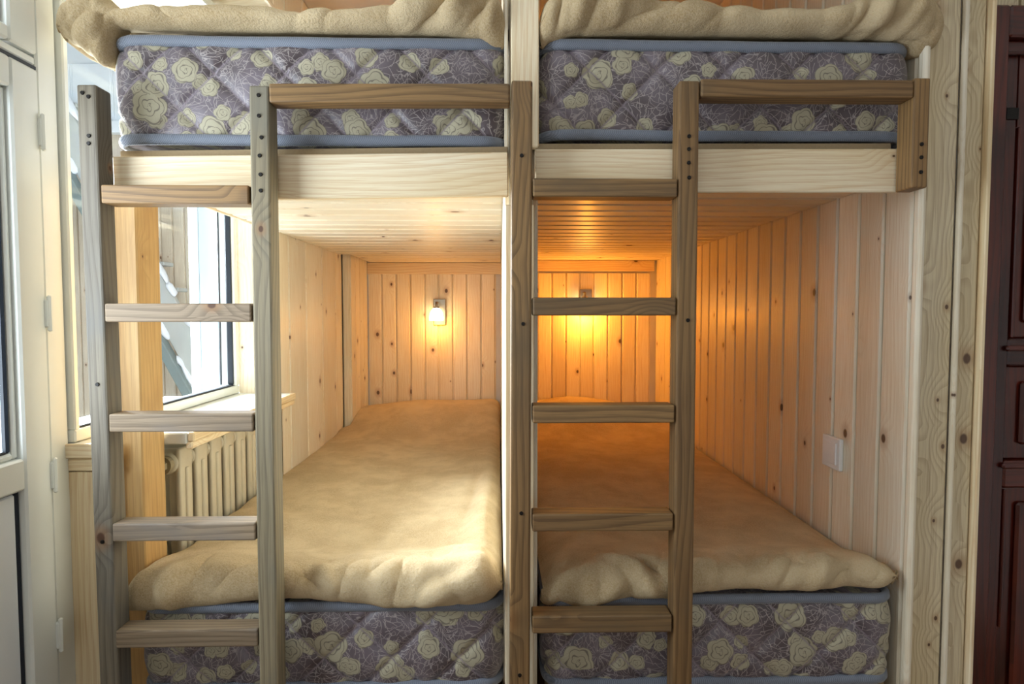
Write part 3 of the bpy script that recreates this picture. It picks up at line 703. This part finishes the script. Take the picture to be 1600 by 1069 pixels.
# ------------------------------------------------------------------ wall lamps
def sconce(x, z, label, power):
    t = thing('wall_lamp', (x, BACK, E+z), label, 'lamp', 'bunk wall lamps')
    box('back_plate', t, M['chrome'], x-.034, x+.034, BACK-.012, BACK-.0005, z-.072, z+.072, 'z', .003)
    V2, F2 = tube([(x-.012, BACK-.012, E+z+.05), (x-.012, BACK-.055, E+z+.05), (x-.012, BACK-.062, E+z+.044), (x-.012, BACK-.062, E+z+.02)], .0065, 10)
    meshobj('arm', V2, F2, M['chrome'], t, smooth=True)
    V2, F2 = tube([(x-.012, BACK-.062, E+z+.03), (x-.012, BACK-.062, E+z+.012)], .016, 14); meshobj('collar', V2, F2, M['chrome'], t)
    prof = [(.014, .022), (.020, .018), (.030, .004), (.036, -.012), (.038, -.03), (.038, -.046), (.035, -.046), (.034, -.03), (.026, .002), (.012, .016)]
    n_ = 20; V = []; F = []
    for r, zz in prof:
        for k in range(n_): an = 2*math.pi*k/n_; V.append((x-.012+r*math.cos(an), BACK-.062+r*math.sin(an), E+z+zz))
    for i in range(len(prof)-1):
        for k in range(n_): F.append((i*n_+k, i*n_+(k+1) % n_, (i+1)*n_+(k+1) % n_, (i+1)*n_+k))
    meshobj('shade', V, F, M['shade'], t, smooth=True, label='glowing opal glass shade')
    l = bpy.data.lights.new('bulb', 'POINT'); l.energy = power; l.color = LAMP_COL; l.shadow_soft_size = .02
    o = bpy.data.objects.new('bulb', l); link(o, t, Matrix.Translation((x-.012, BACK-.12, E+z-.07)))
    return t
sconce(-.325, .008, 'small nickel wall lamp with lit white shade above lower left bunk', 1.7)
sconce(.475, .062, 'small nickel wall lamp half hidden by rung above lower right bunk', 5)
sconce(.475, .93, 'wall lamp behind the upper right mattress lighting the boards orange', 3)
sconce(-.325, .93, 'wall lamp behind the upper left mattress lighting the header boards', 2.5)

# ------------------------------------------------------------------ radiator
r_ = thing('radiator', (-.81, 1.8, E-.85), 'cream cast-iron radiator under the white window sill', 'radiator')
RX = -.782; rz0, rz1 = -.86, -.332
def section_mesh():
    bm = bmesh.new()
    def rb(x0, x1, y0, y1, z0, z1, bv):
        b2 = bmesh.new(); bmesh.ops.create_cube(b2, size=1); bmesh.ops.scale(b2, vec=(x1-x0, y1-y0, z1-z0), verts=b2.verts)
        bmesh.ops.bevel(b2, geom=b2.edges[:], offset=bv, segments=3, profile=.5, affect='EDGES')
        bmesh.ops.translate(b2, vec=((x0+x1)/2, (y0+y1)/2, (z0+z1)/2), verts=b2.verts)
        me = bpy.data.meshes.new('tmp'); b2.to_mesh(me); b2.free(); bm.from_mesh(me); bpy.data.meshes.remove(me)
    h = rz1-rz0
    rb(-.014, 0, -.030, .030, 0, h, .006); rb(-.04, -.01, -.010, .010, .02, h-.02, .004)   # front column and web
    rb(-.012, .006, -.009, .009, .03, h-.05, .005)   # ridge down its face
    rb(-.125, -.095, -.029, .029, 0, h, .012)        # rear column
    for zz in (.035, h-.035):
        rb(-.11, -.01, -.022, .022, zz-.03, zz+.03, .014)
        bmesh.ops.create_cone(bm, cap_ends=True, segments=16, radius1=.026, radius2=.026, depth=.082, matrix=Matrix.Translation((-.03, 0, zz)) @ Matrix.Rotation(math.pi/2, 4, 'X'))
    me = bpy.data.meshes.new('radiator_section'); bm.to_mesh(me); bm.free(); me.materials.append(M['iron'])
    me.polygons.foreach_set('use_smooth', [True]*len(me.polygons)); return me
sm = section_mesh()
for k in range(7):
    link(bpy.data.objects.new('radiator_section', sm), r_, Matrix.Translation((RX, 1.522+.0815*k, E+rz0)))
bm = bmesh.new()
bmesh.ops.create_cone(bm, cap_ends=True, segments=18, radius1=.022, radius2=.022, depth=.02, matrix=Matrix.Translation((RX-.03, 1.475, E+rz1-.035)) @ Matrix.Rotation(math.pi/2, 4, 'X'))
bmesh.ops.create_cone(bm, cap_ends=True, segments=6, radius1=.015, radius2=.013, depth=.022, matrix=Matrix.Translation((RX-.03, 1.458, E+rz1-.035)) @ Matrix.Rotation(math.pi/2, 4, 'X'))
bmobj('end_plug', bm, M['plug'], r_, label='grubby hexagonal end plug')
# ------------------------------------------------------------------ wall plate
p = thing('wall_plate', (XR, 1.53, E-.36), 'blank white plastic plate on the pine wall above right bed', 'wall plate')
pc = (XR-.006, 1.535, E-.357)
bar('cover', p, M['plate'], pc, UP, XD, .082, .011, .082, .003, seg=2)
bar('face', p, M['plate'], (XR-.0125, 1.535, E-.357), UP, XD, .056, .004, .056, .0015)
